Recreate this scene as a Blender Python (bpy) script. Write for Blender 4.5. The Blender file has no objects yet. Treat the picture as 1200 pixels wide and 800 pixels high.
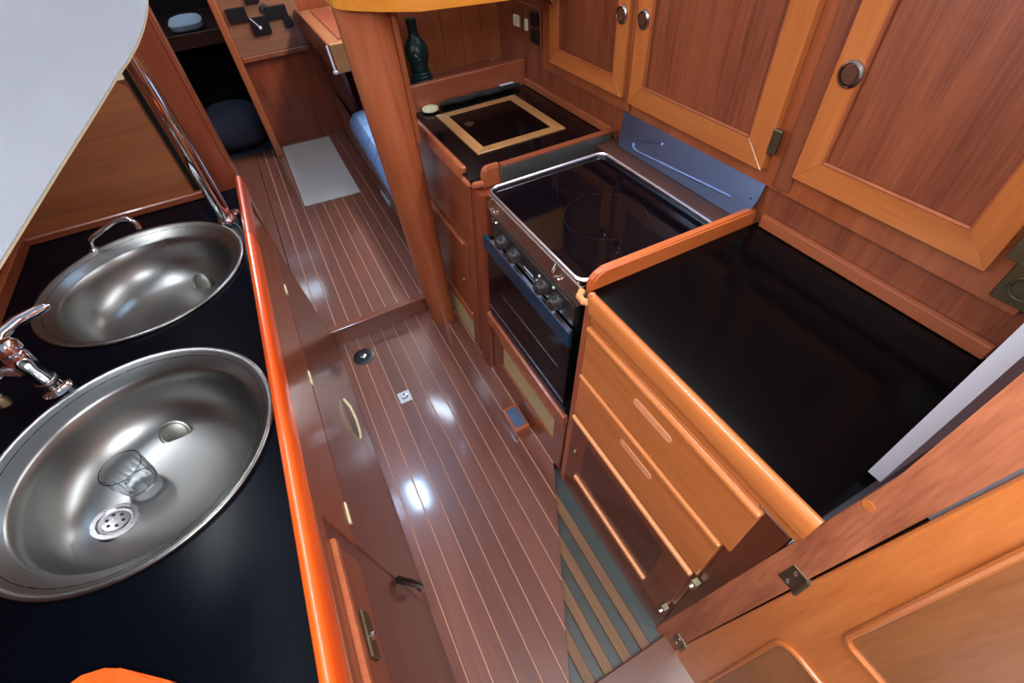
import bpy, bmesh, math, random
from mathutils import Vector, Matrix
random.seed(7)
C = bpy.context.scene.collection
SC = bpy.context.scene

# ------------------------------------------------------------------ camera
cam_d = bpy.data.cameras.new('camera'); cam = bpy.data.objects.new('camera', cam_d); C.objects.link(cam)
cam_d.sensor_width = 36.0; cam_d.lens = 543.14 / 1200 * 36.0; cam_d.clip_start = 0.02
def _axes():
    f = 543.14
    Y = Vector((-400, -550, f)).normalized(); D = Vector((50, 500, f)).normalized()
    Y = (Y - D * Y.dot(D)).normalized(); Z = -D; X = Y.cross(Z)
    return X, Y, Z
_X, _Y, _Z = _axes()
rot = Matrix(((_X[0], -_X[1], -_X[2]), (_Y[0], -_Y[1], -_Y[2]), (_Z[0], -_Z[1], -_Z[2])))
cam.matrix_world = Matrix.Translation((0, 0, 1.70)) @ rot.to_4x4()
SC.camera = cam

# ------------------------------------------------------------------ world, daylight, exposure
w = bpy.data.worlds.new('sky'); SC.world = w; w.use_nodes = True
bg = w.node_tree.nodes['Background']; bg.inputs[0].default_value = (0.55, 0.75, 1.0, 1); bg.inputs[1].default_value = 1.2
SC.view_settings.view_transform = 'Standard'; SC.view_settings.look = 'None'
SC.view_settings.exposure = 0.0; SC.view_settings.gamma = 1.0; SC.view_settings.use_curve_mapping = False
def area(name, loc, target, sx, sy, power, col):
    d = bpy.data.lights.new(name, 'AREA'); d.shape = 'RECTANGLE'; d.size = sx; d.size_y = sy; d.energy = power; d.color = col
    o = bpy.data.objects.new(name, d); C.objects.link(o); o.location = loc
    o.rotation_euler = (Vector(target) - Vector(loc)).to_track_quat('-Z', 'Y').to_euler()
    return o
CEIL = 2.05
# daylight coming down through the openings of the deckhead (hatches built below); the rest are added fill lights
area('companionway_daylight', (0.05, -0.30, CEIL + 0.12), (0.12, 0.15, 0), 0.95, 0.75, 42, (0.93, 0.96, 1.0))
area('galley_hatch_daylight', (-0.15, 2.02, CEIL + 0.03), (-0.15, 2.02, 0), 0.15, 0.27, 15, (0.42, 0.68, 1.0))
area('saloon_hatch_daylight', (0.37, 2.75, CEIL + 0.03), (0.25, 2.95, 0), 0.12, 0.45, 8, (0.66, 0.80, 1.0))
area('saloon_fill', (0.97, 3.35, 1.86), (-0.3, 3.2, 0.1), 1.2, 0.2, 52, (0.95, 0.97, 1.0))  # added fill for the dark saloon; no window is built here
area('cabin_fill', (-0.42, 5.0, CEIL - 0.01), (-0.42, 5.0, 0), 0.3, 0.3, 4, (0.62, 0.80, 1.0))  # added fill for the forward cabin; the deckhead is closed here
area('port_fill', (-0.85, 1.05, 1.93), (1.1, 1.05, 1.2), 1.3, 0.14, 24, (0.88, 0.93, 1.0))  # added side fill from port, set at an unseen window
area('starboard_fill', (1.08, 1.15, 1.90), (-0.4, 1.15, 1.0), 1.5, 0.14, 24, (0.92, 0.95, 1.0))  # added side fill from starboard, set at an unseen window

# ------------------------------------------------------------------ materials
def lin(c):
    return tuple(((v / 255) / 12.92 if v <= 10 else (((v / 255) + 0.055) / 1.055) ** 2.4) for v in c)
def new_mat(name):
    m = bpy.data.materials.new(name); m.use_nodes = True
    nt = m.node_tree; b = nt.nodes['Principled BSDF']
    return m, nt, b
def plain(name, rgb, rough=0.5, metal=0.0, coat=0.0, bump=0.0, bscale=60, var=0.08, spec=0.5, trans=0.0, ior=1.45, coat_rough=0.05):
    m, nt, b = new_mat(name); N = nt.nodes; L = nt.links
    tc = N.new('ShaderNodeTexCoord'); nz = N.new('ShaderNodeTexNoise'); nz.inputs['Scale'].default_value = bscale; nz.inputs['Detail'].default_value = 4
    L.new(tc.outputs['Object'], nz.inputs['Vector'])
    r = N.new('ShaderNodeValToRGB'); c = lin(rgb)
    r.color_ramp.elements[0].position = .3; r.color_ramp.elements[1].position = .7
    r.color_ramp.elements[0].color = (*[v * (1 - var) for v in c], 1); r.color_ramp.elements[1].color = (*[min(1, v * (1 + var)) for v in c], 1)
    L.new(nz.outputs['Fac'], r.inputs[0]); L.new(r.outputs[0], b.inputs['Base Color'])
    b.inputs['Roughness'].default_value = rough; b.inputs['Metallic'].default_value = metal
    b.inputs['Coat Weight'].default_value = coat; b.inputs['Coat Roughness'].default_value = coat_rough
    b.inputs['Specular IOR Level'].default_value = spec
    if trans: b.inputs['Transmission Weight'].default_value = trans; b.inputs['IOR'].default_value = ior
    if bump:
        bp = N.new('ShaderNodeBump'); bp.inputs['Strength'].default_value = bump; bp.inputs['Distance'].default_value = 0.002
        L.new(nz.outputs['Fac'], bp.inputs['Height']); L.new(bp.outputs[0], b.inputs['Normal'])
    return m
def wood(name, dark, light, axis='y', rough=0.32, coat=0.5, coat_rough=0.12, scale=1.0, contrast=1.0, rand=0.12, streak=0.35):
    m, nt, b = new_mat(name); N = nt.nodes; L = nt.links
    tc = N.new('ShaderNodeTexCoord'); oi = N.new('ShaderNodeObjectInfo')
    add = N.new('ShaderNodeVectorMath'); add.operation = 'ADD'
    mul = N.new('ShaderNodeVectorMath'); mul.operation = 'SCALE'; mul.inputs[0].default_value = (7.3, 3.1, 5.7)
    L.new(oi.outputs['Random'], mul.inputs['Scale']); L.new(tc.outputs['Object'], add.inputs[0]); L.new(mul.outputs[0], add.inputs[1])
    def noise(al, ac, detail, dist):
        mp = N.new('ShaderNodeMapping'); s = {'x': (al, ac, ac), 'y': (ac, al, ac), 'z': (ac, ac, al)}[axis]
        mp.inputs['Scale'].default_value = s; L.new(add.outputs[0], mp.inputs['Vector'])
        n = N.new('ShaderNodeTexNoise'); n.inputs['Scale'].default_value = scale; n.inputs['Detail'].default_value = detail; n.inputs['Distortion'].default_value = dist
        L.new(mp.outputs[0], n.inputs['Vector']); return n
    n1 = noise(1.6, 16, 5, 0.9); n2 = noise(7, 170, 3, 0.1)
    mix = N.new('ShaderNodeMix'); mix.data_type = 'FLOAT'; mix.inputs[0].default_value = streak
    L.new(n1.outputs['Fac'], mix.inputs[2]); L.new(n2.outputs['Fac'], mix.inputs[3])
    r = N.new('ShaderNodeValToRGB'); e = r.color_ramp.elements
    e[0].position = 0.5 - .2 / contrast; e[1].position = 0.5 + .2 / contrast
    e[0].color = (*lin(dark), 1); e[1].color = (*lin(light), 1)
    L.new(mix.outputs[0], r.inputs[0])
    mr = N.new('ShaderNodeMapRange'); mr.inputs['To Min'].default_value = 1 - rand; mr.inputs['To Max'].default_value = 1 + rand
    L.new(oi.outputs['Random'], mr.inputs['Value'])
    sc = N.new('ShaderNodeVectorMath'); sc.operation = 'SCALE'
    L.new(r.outputs[0], sc.inputs[0]); L.new(mr.outputs[0], sc.inputs['Scale']); L.new(sc.outputs[0], b.inputs['Base Color'])
    b.inputs['Roughness'].default_value = rough; b.inputs['Coat Weight'].default_value = coat; b.inputs['Coat Roughness'].default_value = coat_rough
    bp = N.new('ShaderNodeBump'); bp.inputs['Strength'].default_value = 0.08; bp.inputs['Distance'].default_value = 0.001
    L.new(n2.outputs['Fac'], bp.inputs['Height']); L.new(bp.outputs[0], b.inputs['Normal'])
    return m
def steel(name, rgb, rough, axis='x', scratch=0.12):
    m, nt, b = new_mat(name); N = nt.nodes; L = nt.links
    tc = N.new('ShaderNodeTexCoord'); mp = N.new('ShaderNodeMapping')
    mp.inputs['Scale'].default_value = {'x': (4, 220, 220), 'y': (220, 4, 220), 'z': (220, 220, 4), 'o': (30, 30, 30)}[axis]
    n = N.new('ShaderNodeTexNoise'); n.inputs['Scale'].default_value = 1; n.inputs['Detail'].default_value = 4
    L.new(tc.outputs['Object'], mp.inputs['Vector']); L.new(mp.outputs[0], n.inputs['Vector'])
    mr = N.new('ShaderNodeMapRange'); mr.inputs['To Min'].default_value = rough - scratch * .5; mr.inputs['To Max'].default_value = rough + scratch
    L.new(n.outputs['Fac'], mr.inputs['Value']); L.new(mr.outputs[0], b.inputs['Roughness'])
    b.inputs['Base Color'].default_value = (*lin(rgb), 1); b.inputs['Metallic'].default_value = 1.0
    return m
def cane(name):
    m, nt, b = new_mat(name); N = nt.nodes; L = nt.links
    tc = N.new('ShaderNodeTexCoord'); br = N.new('ShaderNodeTexChecker'); br.inputs['Scale'].default_value = 160
    br.inputs['Color1'].default_value = (*lin((206, 182, 134)), 1); br.inputs['Color2'].default_value = (*lin((156, 130, 88)), 1)
    L.new(tc.outputs['Object'], br.inputs['Vector']); L.new(br.outputs['Color'], b.inputs['Base Color'])
    b.inputs['Roughness'].default_value = 0.7
    bp = N.new('ShaderNodeBump'); bp.inputs['Strength'].default_value = 0.4; bp.inputs['Distance'].default_value = 0.001
    L.new(br.outputs['Fac'], bp.inputs['Height']); L.new(bp.outputs[0], b.inputs['Normal'])
    return m

M = {}
M['floor'] = wood('varnished_sole_teak', (100, 55, 42), (130, 76, 60), 'y', rough=0.36, coat=0.7, coat_rough=0.10)
M['holly'] = plain('pale_inlay_wood', (200, 152, 124), 0.4)
M['mahog_y'] = wood('mahogany_grain_fore_aft', (104, 48, 28), (140, 74, 46), 'y')
M['mahog_x'] = wood('mahogany_grain_athwart', (104, 48, 28), (140, 74, 46), 'x')
M['mahog_z'] = wood('mahogany_grain_upright', (104, 48, 28), (140, 74, 46), 'z')
M['red_y'] = wood('red_mahogany_fore_aft', (150, 78, 46), (180, 102, 66), 'y')
M['red_z'] = wood('red_mahogany_upright', (104, 44, 24), (138, 66, 38), 'z')
M['honey_y'] = wood('honey_teak_fore_aft', (176, 95, 42), (206, 123, 64), 'y', rand=0.06)
M['honey_z'] = wood('honey_teak_upright', (176, 95, 42), (206, 123, 64), 'z', rand=0.06)
M['honey_x'] = wood('honey_teak_athwart', (176, 95, 42), (206, 123, 64), 'x', rand=0.06)
M['pale_mould'] = wood('pale_teak_moulding', (214, 136, 84), (234, 164, 110), 'y', rand=0.05)
M['mould2'] = wood('honey_moulding', (198, 112, 56), (222, 138, 78), 'y', rand=0.05)
M['panel_z'] = wood('sapele_panel_upright', (106, 50, 30), (150, 80, 48), 'z', rough=0.38, coat=0.6, coat_rough=0.4, contrast=1.3, streak=.5)
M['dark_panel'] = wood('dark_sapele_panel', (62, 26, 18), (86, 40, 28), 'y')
M['orange_y'] = wood('daylit_varnished_teak', (214, 70, 12), (240, 100, 28), 'y', rand=0.05, streak=.2)  # daylight on the near fiddle is put into this orange
M['column'] = wood('column_teak', (140, 70, 40), (176, 98, 60), 'z')
M['beam'] = wood('amber_beam_teak', (200, 120, 30), (226, 146, 50), 'x', rand=0.04)
M['grating'] = wood('worn_grating_teak', (104, 70, 42), (146, 104, 68), 'y', coat=0.1, rough=.55)
M['black'] = plain('black_laminate', (4, 4, 6), 0.16, var=0.2, bump=0.01, bscale=300, spec=.12)
M['black_l'] = plain('blue_black_laminate', (5, 7, 14), 0.2, var=0.2, bump=0.01, bscale=300, spec=.05)
M['glass_black'] = plain('black_ceramic_glass', (7, 7, 12), 0.06, var=0.1, spec=.25)
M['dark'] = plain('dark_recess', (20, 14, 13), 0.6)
M['steel'] = steel('brushed_steel', (168, 168, 170), 0.26, 'x')
M['steel_y'] = steel('sky_tinted_steel', (138, 166, 208), 0.33, 'y', .02)  # blue of reflected sky mixed into the steel colour
M['steel_r'] = steel('dull_brushed_steel', (158, 158, 150), 0.45, 'x')
M['rimsteel'] = steel('satin_rim_steel', (226, 226, 234), 0.3, 'o', .04)
M['sink'] = steel('satin_sink_steel', (134, 134, 131), 0.31, 'o', 0.0)
M['chrome'] = steel('polished_chrome', (220, 222, 226), 0.06, 'o', 0.03)
M['bronze'] = steel('bronzed_control_steel', (196, 170, 150), 0.36, 'y')
M['brass'] = steel('tarnished_brass', (134, 124, 96), 0.38, 'o', 0.2)
M['knobring'] = steel('dark_bronze_ring', (176, 168, 160), 0.2, 'o')
M['knobblk'] = plain('dark_knob_plastic', (44, 42, 42), 0.35)
M['blueglass'] = plain('blue_tinted_steel', (44, 88, 122), 0.3, metal=0.8)
M['white'] = plain('white_gelcoat', (196, 203, 212), 0.3, coat=0.2, var=0.01, bscale=6)
M['lip'] = plain('cream_lip_edge', (176, 160, 130), 0.6)
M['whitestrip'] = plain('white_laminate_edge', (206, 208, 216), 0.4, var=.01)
M['cream'] = plain('cream_plastic', (222, 212, 168), 0.5)
M['mat'] = plain('pale_grey_woven_mat', (194, 190, 184), 0.8, bump=0.5, bscale=220, var=.12)
M['blue'] = plain('light_blue_fabric', (128, 160, 206), 0.9, bump=0.3, bscale=180)
M['pillow'] = plain('white_cotton', (206, 220, 234), 0.9, bump=0.2, bscale=60)
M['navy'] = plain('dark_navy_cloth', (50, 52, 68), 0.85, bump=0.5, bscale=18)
M['black_inst'] = plain('black_instrument_plastic', (16, 17, 20), 0.35)
M['green'] = plain('dark_green_glass', (10, 44, 44), 0.35)
M['green2'] = plain('mottled_green_cloth', (34, 38, 32), 0.8, var=.7, bscale=40)
M['cane'] = cane('woven_cane')
M['clear'] = plain('clear_plastic', (240, 244, 246), 0.05, trans=1.0, ior=1.3, var=0.0)
M['deckhead'] = plain('off_white_deckhead', (226, 226, 222), 0.5, var=.01)
M['greypan'] = plain('grey_painted_well', (66, 70, 66), 0.4, var=.12, bscale=14)
M['redled'] = plain('red_plastic', (190, 40, 36), 0.3)

# ------------------------------------------------------------------ helpers
ORG = {}
def thing(name, label, cat, loc, group=None):
    o = bpy.data.objects.new(name, None); C.objects.link(o); o.location = loc; o.empty_display_size = .05
    o['label'] = label; o['category'] = cat
    if group: o['group'] = group
    ORG[o] = Vector(loc); return o
def obj(name, bm, mat, parent=None, label=None, smooth=False, angle=35):
    org = ORG[parent] if parent is not None else None
    bmesh.ops.recalc_face_normals(bm, faces=bm.faces)
    if org is None:
        xs = [v.co for v in bm.verts]
        org = Vector(((min(v.x for v in xs) + max(v.x for v in xs)) / 2, (min(v.y for v in xs) + max(v.y for v in xs)) / 2, min(v.z for v in xs)))
    bmesh.ops.translate(bm, verts=bm.verts, vec=-org)
    me = bpy.data.meshes.new(name); bm.to_mesh(me); bm.free()
    me.materials.append(M[mat] if isinstance(mat, str) else mat)
    if smooth:
        for p in me.polygons: p.use_smooth = True
        me.set_sharp_from_angle(angle=math.radians(angle))
    o = bpy.data.objects.new(name, me); C.objects.link(o)
    if parent is not None: o.parent = parent
    else: o.location = org
    ORG[o] = org
    if label: o['label'] = label
    return o
def tag(o, label, cat, group=None):
    o['label'] = label; o['category'] = cat
    if group: o['group'] = group
    return o
def struct(o, label=None):
    o['kind'] = 'structure'
    if label: o['label'] = label
    return o
def NB(): return bmesh.new()
def hexa(bm, p, bev=0, seg=1):
    """p: 4 bottom points then the 4 above them"""
    v = [bm.verts.new(q) for q in p]
    fs = [bm.faces.new([v[i] for i in f]) for f in ((0, 3, 2, 1), (4, 5, 6, 7), (0, 1, 5, 4), (1, 2, 6, 5), (2, 3, 7, 6), (3, 0, 4, 7))]
    if bev:
        es = set(e for f in fs for e in f.edges)
        bmesh.ops.bevel(bm, geom=list(es), offset=bev, segments=seg, affect='EDGES', profile=.5)
    return bm
def box(bm, x0, x1, y0, y1, z0, z1, bev=0, seg=1):
    return hexa(bm, [(x0, y0, z0), (x1, y0, z0), (x1, y1, z0), (x0, y1, z0), (x0, y0, z1), (x1, y0, z1), (x1, y1, z1), (x0, y1, z1)], bev, seg)
def B(*a, **k): return box(NB(), *a, **k)
K0, K1 = 0.46, 0.076
def FX(z): return K0 + K1 * z
def slab(bm, y0, y1, z0, z1, out, th, bev=0, seg=1, fx=FX):
    """board lying on the sloping galley front: its outer face stands 'out' proud (towards the passage)"""
    a, b = fx(z0) - out, fx(z1) - out
    return hexa(bm, [(a, y0, z0), (a + th, y0, z0), (a + th, y1, z0), (a, y1, z0), (b, y0, z1), (b + th, y0, z1), (b + th, y1, z1), (b, y1, z1)], bev, seg)
def S(*a, **k): return slab(NB(), *a, **k)
def FL(z): return -0.16 - 0.065 * z
def slabL(y0, y1, z0, z1, out, th, bev=0):
    a, b = FL(z0) + out, FL(z1) + out
    return hexa(NB(), [(a - th, y0, z0), (a, y0, z0), (a, y1, z0), (a - th, y1, z0), (b - th, y0, z1), (b, y0, z1), (b, y1, z1), (b - th, y1, z1)], bev)
def prism(bm, pts, vec, bev=0, seg=1):
    a = [bm.verts.new(p) for p in pts]; b = [bm.verts.new(Vector(p) + Vector(vec)) for p in pts]; n = len(pts)
    f0 = bm.faces.new(a[::-1]); f1 = bm.faces.new(b)
    for i in range(n): bm.faces.new((a[i], a[(i + 1) % n], b[(i + 1) % n], b[i]))
    if bev:
        bmesh.ops.bevel(bm, geom=list(f0.edges) + list(f1.edges), offset=bev, segments=seg, affect='EDGES')
    return bm
def tube(bm, pts, r, seg=10, caps=True, radii=None, closed=False):
    pts = [Vector(p) for p in pts]; n = len(pts); rings = []; prev = None
    for i, p in enumerate(pts):
        if closed: t = pts[(i + 1) % n] - pts[i - 1]
        else: t = pts[min(i + 1, n - 1)] - pts[max(i - 1, 0)]
        t.normalize()
        if prev is None:
            u = t.orthogonal().normalized()
        else:
            u = (prev - t * prev.dot(t)).normalized()
        prev = u; v = t.cross(u); rr = radii[i] if radii else r
        rings.append([bm.verts.new(p + (u * math.cos(2 * math.pi * k / seg) + v * math.sin(2 * math.pi * k / seg)) * rr) for k in range(seg)])
    m = n if closed else n - 1
    for i in range(m):
        a, b = rings[i], rings[(i + 1) % n]
        for k in range(seg): bm.faces.new((a[k], a[(k + 1) % seg], b[(k + 1) % seg], b[k]))
    if caps and not closed:
        bm.faces.new(rings[0][::-1]); bm.faces.new(rings[-1])
    return bm
def lathe(bm, prof, center, axis=(0, 0, 1), seg=32, cap0=False, cap1=False):
    """prof: (radius, height along axis)"""
    ax = Vector(axis).normalized(); u = ax.orthogonal().normalized(); v = ax.cross(u); c = Vector(center); rings = []
    for r, h in prof:
        if r < 1e-6: rings.append([bm.verts.new(c + ax * h)])
        else: rings.append([bm.verts.new(c + ax * h + (u * math.cos(2 * math.pi * k / seg) + v * math.sin(2 * math.pi * k / seg)) * r) for k in range(seg)])
    for a, b in zip(rings, rings[1:]):
        for k in range(seg):
            k2 = (k + 1) % seg
            if len(a) == 1 and len(b) == 1: continue
            if len(a) == 1: bm.faces.new((a[0], b[k2], b[k]))
            elif len(b) == 1: bm.faces.new((a[k], a[k2], b[0]))
            else: bm.faces.new((a[k], a[k2], b[k2], b[k]))
    if cap0 and len(rings[0]) > 1: bm.faces.new(rings[0][::-1])
    if cap1 and len(rings[-1]) > 1: bm.faces.new(rings[-1])
    return bm
def arc(cx, cy, r, a0, a1, n):
    return [(cx + r * math.cos(math.radians(a0 + (a1 - a0) * i / n)), cy + r * math.sin(math.radians(a0 + (a1 - a0) * i / n))) for i in range(n + 1)]
def rrect(x0, x1, y0, y1, r, n=5):
    return arc(x1 - r, y1 - r, r, 0, 90, n) + arc(x0 + r, y1 - r, r, 90, 180, n) + arc(x0 + r, y0 + r, r, 180, 270, n) + arc(x1 - r, y0 + r, r, 270, 360, n)
def screw(parent, p, axis=(-1, 0, 0), r=.004):
    return obj('screw', lathe(NB(), [(r, 0), (r * .9, .0015), (0, .002)], p, axis, 8), 'chrome', parent)

exec_order = []
# ================================================================== THE SETTING
ZU = 0.10     # forward sole level
# --- galley sole: planks with pale inlay strips, the starboard side cut along a slanting edge
fl = struct(obj('floor', B(-0.32, 0.62, -0.62, 1.90, -0.10, -0.055), 'dark'), 'galley sole under the varnished planks')
def edge_y(x): return 0.139 + 1.963 * (x - 0.136)
P = 0.0655
x = -0.262
while x < 0.47:
    a, b = x + .0022, x + P - .0022
    b = min(b, 0.475)
    ya = max(-0.6, edge_y(a)); yb = max(-0.6, edge_y(b))
    if yb < 1.85:
        q = [(a, ya, -.02), (b, yb, -.02), (b, 1.895, -.02), (a, 1.895, -.02)]
        obj('plank', hexa(NB(), q + [(p[0], p[1], 0) for p in q], .0008), 'floor', fl)
        if b < .47:
            s0, s1 = b + .0006, b + .0038; ys = max(-0.6, edge_y(s1))
            obj('inlay_strip', B(s0, s1, ys, 1.893, -.018, -.0004), 'holly', fl)
    x += P
# well with worn slats beside the drawers
obj('well_pan', B(0.0, 0.50, -0.6, 0.76, -0.05, -0.030), 'greypan', fl)
for xs in (0.125, 0.19, 0.255, 0.322, 0.392):
    obj('slat', B(xs - .017, xs + .017, -.58, max(edge_y(xs + .017) + .05, 0.1), -0.030, -0.016, bev=.002), 'grating', fl)
obj('threshold', B(.150, .468, -.10, .104, -.029, .010, bev=.003), wood('threshold_teak', (84, 48, 34), (112, 66, 48), 'x'), fl, 'varnished threshold board')
# brass ring pull, drain, pedal switch of the sole
obj('floor_socket', lathe(NB(), [(.052, 0.001), (.052, .004), (.046, .006), (.022, .005), (.02, .003)], (-.064, 1.735, 0), seg=24, cap0=True, cap1=True), 'black_inst', fl, 'round black floor fitting', True)
obj('floor_socket_hub', lathe(NB(), [(.016, .003), (.016, .009), (.010, .012), (0, .012)], (-.064, 1.735, 0), seg=16), 'steel', fl, 'small steel hub', True)
lr = obj('lift_ring', B(.010, .066, 1.362, 1.425, -.004, .003, bev=.001), plain('bright_alloy', (196, 200, 210), .35, metal=.3), fl, 'square bright metal lifting plate')
obj('ring', tube(NB(), [(.038 + .013 * math.cos(t * math.pi / 6), 1.394 + .013 * math.sin(t * math.pi / 6), .004) for t in range(12)], .003, 6, closed=True), 'chrome', lr)
# --- forward sole, one step up
fu = struct(obj('floor', B(-0.75, 0.95, 1.905, 4.30, -0.08, ZU - .03), 'dark'), 'forward sole one step above the galley')
x = -0.262
while x < 0.47:
    obj('plank', B(x + .0022, x + P - .0022, 1.912, 4.295, ZU - .022, ZU, bev=.0008), 'floor', fu)
    obj('inlay_strip', B(x + P - .0017, x + P + .0017, 1.913, 4.293, ZU - .02, ZU - .0004), 'holly', fu)
    x += P
obj('plank', B(-0.70, -0.264, 1.95, 4.295, ZU - .022, ZU, bev=.0008), 'floor', fu)
obj('step_nosing', B(-.205, .36, 1.872, 1.912, ZU - .014, ZU + .003, bev=.003, seg=2), 'mahog_x', fu)
obj('step_riser', B(-.205, .36, 1.885, 1.905, 0.0005, ZU - .014), 'mahog_x', fu)
obj('riser_lamp', lathe(NB(), [(.006, 0), (.006, .004), (0, .006)], (-.12, 1.885, .05), (0, -1, 0), 10), 'redled', fu, 'tiny red lamp')
# --- starboard side wall and deckhead
wr = struct(obj('wall_right', B(1.10, 1.16, -1.0, 2.44, 0.0, CEIL), 'panel_z'), 'starboard wood lining behind the worktops')
tr = obj('wall_rail', B(1.082, 1.099, .125, .70, .917, .953, bev=.004, seg=2), 'red_y', wr, 'varnished rail along the wall')
obj('wall_rail', B(1.082, 1.099, 1.42, 2.08, .919, .948, bev=.004, seg=2), 'red_y', wr)
ceil_parts = [(-1.1, 1.4, -1.0, -0.72), (-1.1, -0.46, -0.72, 0.12), (0.58, 1.4, -0.72, 0.12), (-1.1, 1.4, 0.12, 1.87), (-1.1, -0.24, 1.87, 2.17), (-0.06, 1.4, 1.87, 2.17),
              (-1.1, 1.4, 2.17, 2.50), (-1.1, .27, 2.50, 3.0), (.47, 1.4, 2.50, 3.0), (-1.1, 1.4, 3.0, 5.6)]
ce = None
for c in ceil_parts:
    o = obj('ceiling' if ce is None else 'deckhead_panel', B(c[0], c[1], c[2], c[3], CEIL, CEIL + .03), 'deckhead', ce)
    if ce is None: ce = struct(o, 'white deckhead with hatch openings')
struct(obj('wall_aft', B(-1.1, 1.4, -1.0, -.96, -.08, CEIL), 'mahog_z'), 'aft bulkhead behind the companionway')
struct(obj('wall_left', B(-0.92, -0.872, -.6, 1.86, .90, CEIL), 'mahog_y'), 'port wood lining behind the sinks')

# --- bulkhead ahead of the sinks, with dark slot and end board
bh = struct(obj('wall_front', B(-.88, -.352, 1.845, 1.875, 0.0, CEIL), wood('bulkhead_teak', (120, 66, 34), (146, 86, 48), 'x', coat=.2, rough=.45)), 'teak bulkhead ahead of the sinks')
obj('bulkhead_cleat', B(-.372, -.346, 1.825, 1.845, 1.305, 1.318), 'cream', bh)
obj('slot_back', B(-.354, -.300, 1.90, 1.93, .1, CEIL), 'dark', bh)
obj('end_board', B(-.303, -.214, 1.885, 1.925, 0.1, CEIL, bev=.004, seg=2), 'red_z', bh)
obj('end_board_lip', B(-.214, -.204, 1.885, 1.96, 0.1, CEIL, bev=.003), 'mahog_z', bh)
obj('bulkhead_foot', B(-.88, -.30, 1.825, 1.845, .92, .945, bev=.004), 'mahog_x', bh)

# --- forward bulkhead with doorway
fb = struct(obj('wall_far', B(-.06, 1.0, 4.30, 4.34, .0, CEIL), wood('forward_bulkhead_mahogany', (104, 44, 22), (150, 72, 40), 'z', scale=.7, contrast=1.3)), 'forward bulkhead of dark red mahogany')
obj('door_trim', B(-.108, -.06, 4.10, 4.34, ZU, CEIL, bev=.006, seg=2), 'column', fb)
obj('header_rail', B(-.06, .43, 4.262, 4.30, .722, .758, bev=.006, seg=2), 'panel_z', fb)
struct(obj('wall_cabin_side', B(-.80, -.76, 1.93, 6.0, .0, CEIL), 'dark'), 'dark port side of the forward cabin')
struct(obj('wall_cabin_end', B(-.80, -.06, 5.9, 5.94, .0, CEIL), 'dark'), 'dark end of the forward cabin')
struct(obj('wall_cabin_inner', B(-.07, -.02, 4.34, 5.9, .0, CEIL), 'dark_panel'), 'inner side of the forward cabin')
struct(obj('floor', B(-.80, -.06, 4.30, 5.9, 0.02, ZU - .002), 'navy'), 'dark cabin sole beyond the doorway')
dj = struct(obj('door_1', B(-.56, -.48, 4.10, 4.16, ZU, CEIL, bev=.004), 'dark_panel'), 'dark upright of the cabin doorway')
# starboard side of the saloon, behind the shelf
struct(obj('wall_saloon', B(1.0, 1.05, 2.36, 4.30, 0, CEIL), 'mahog_z'), 'starboard lining of the saloon')

# ================================================================== STARBOARD WORKTOPS
WT = 0.92
# --- black worktop above the drawers
t = thing('worktop', 'glossy black worktop with orange teak fiddle above the drawer cabinet', 'worktop', (.8, .4, .885))
obj('top_board', B(.515, 1.098, .058, .716, .888, WT - .004), 'black', t)
fid = [(.506 + a, .884 + b) for a, b in [(.0, .0), (.022, 0), (.022, .048), (.019, .055), (.012, .058), (.005, .054), (.0, .045)]]
obj('fiddle', prism(NB(), [(px, .050, pz) for px, pz in fid], (0, .631, 0)), 'honey_y', t, smooth=True, angle=50)
obj('fiddle_end', lathe(NB(), [(.011, -.03), (.0115, .012), (.009, .022), (0, .026)], (.517, .681, .918), (0, .25, 1), 16, cap0=True), 'honey_y', t, smooth=True)
obj('corner_lip', tube(NB(), [(.520, .690, .905), (.505, .705, .906), (.506, .722, .908), (.522, .735, .91)], .010, 8), 'pale_mould', t, smooth=True)
# --- divider board between worktop and cooker
dv = [(.535, .88), (.535, .925), (.541, .945), (.556, .958), (.58, .962), (1.072, .962), (1.085, .955), (1.085, .88)]
tag(obj('divider_board', prism(NB(), [(px, .716, pz) for px, pz in dv], (0, .026, 0), bev=.006, seg=2), wood('divider_teak', (176, 82, 34), (204, 108, 54), 'x')), 'teak divider board between the black worktop and the cooker', 'board')
# --- icebox worktop
t = thing('icebox_worktop', 'black worktop with teak framed lift-out lid beside the cooker', 'worktop', (.8, 1.75, .885))
obj('top_board', B(.505, 1.098, 1.40, 2.085, .888, WT - .002), plain('dark_red_black_laminate', (11, 7, 10), .13, var=.2, spec=.25), t)
fid2 = [(px - .002, pz) for px, pz in fid]
obj('fiddle', prism(NB(), [(px - .003, 1.475, pz) for px, pz in fid2], (0, .56, 0)), 'column', t, smooth=True, angle=50)
obj('fiddle_end', lathe(NB(), [(.011, -.03), (.0115, .012), (.009, .022), (0, .026)], (.512, 1.475, .916), (0, -.25, 1), 16, cap0=True), 'column', t, smooth=True)
sd = [(.545, .885), (.545, .925), (.552, .945), (.566, .955), (.612, .955), (.612, .885)]
obj('side_fiddle', prism(NB(), [(px, 1.378, pz) for px, pz in sd], (0, .03, 0), bev=.005, seg=2), 'column', t)
obj('corner_lip', tube(NB(), [(.515, 1.472, .898), (.505, 1.445, .898), (.508, 1.415, .898), (.524, 1.395, .899), (.55, 1.39, .90)], .013, 8), 'column', t, smooth=True)
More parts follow.
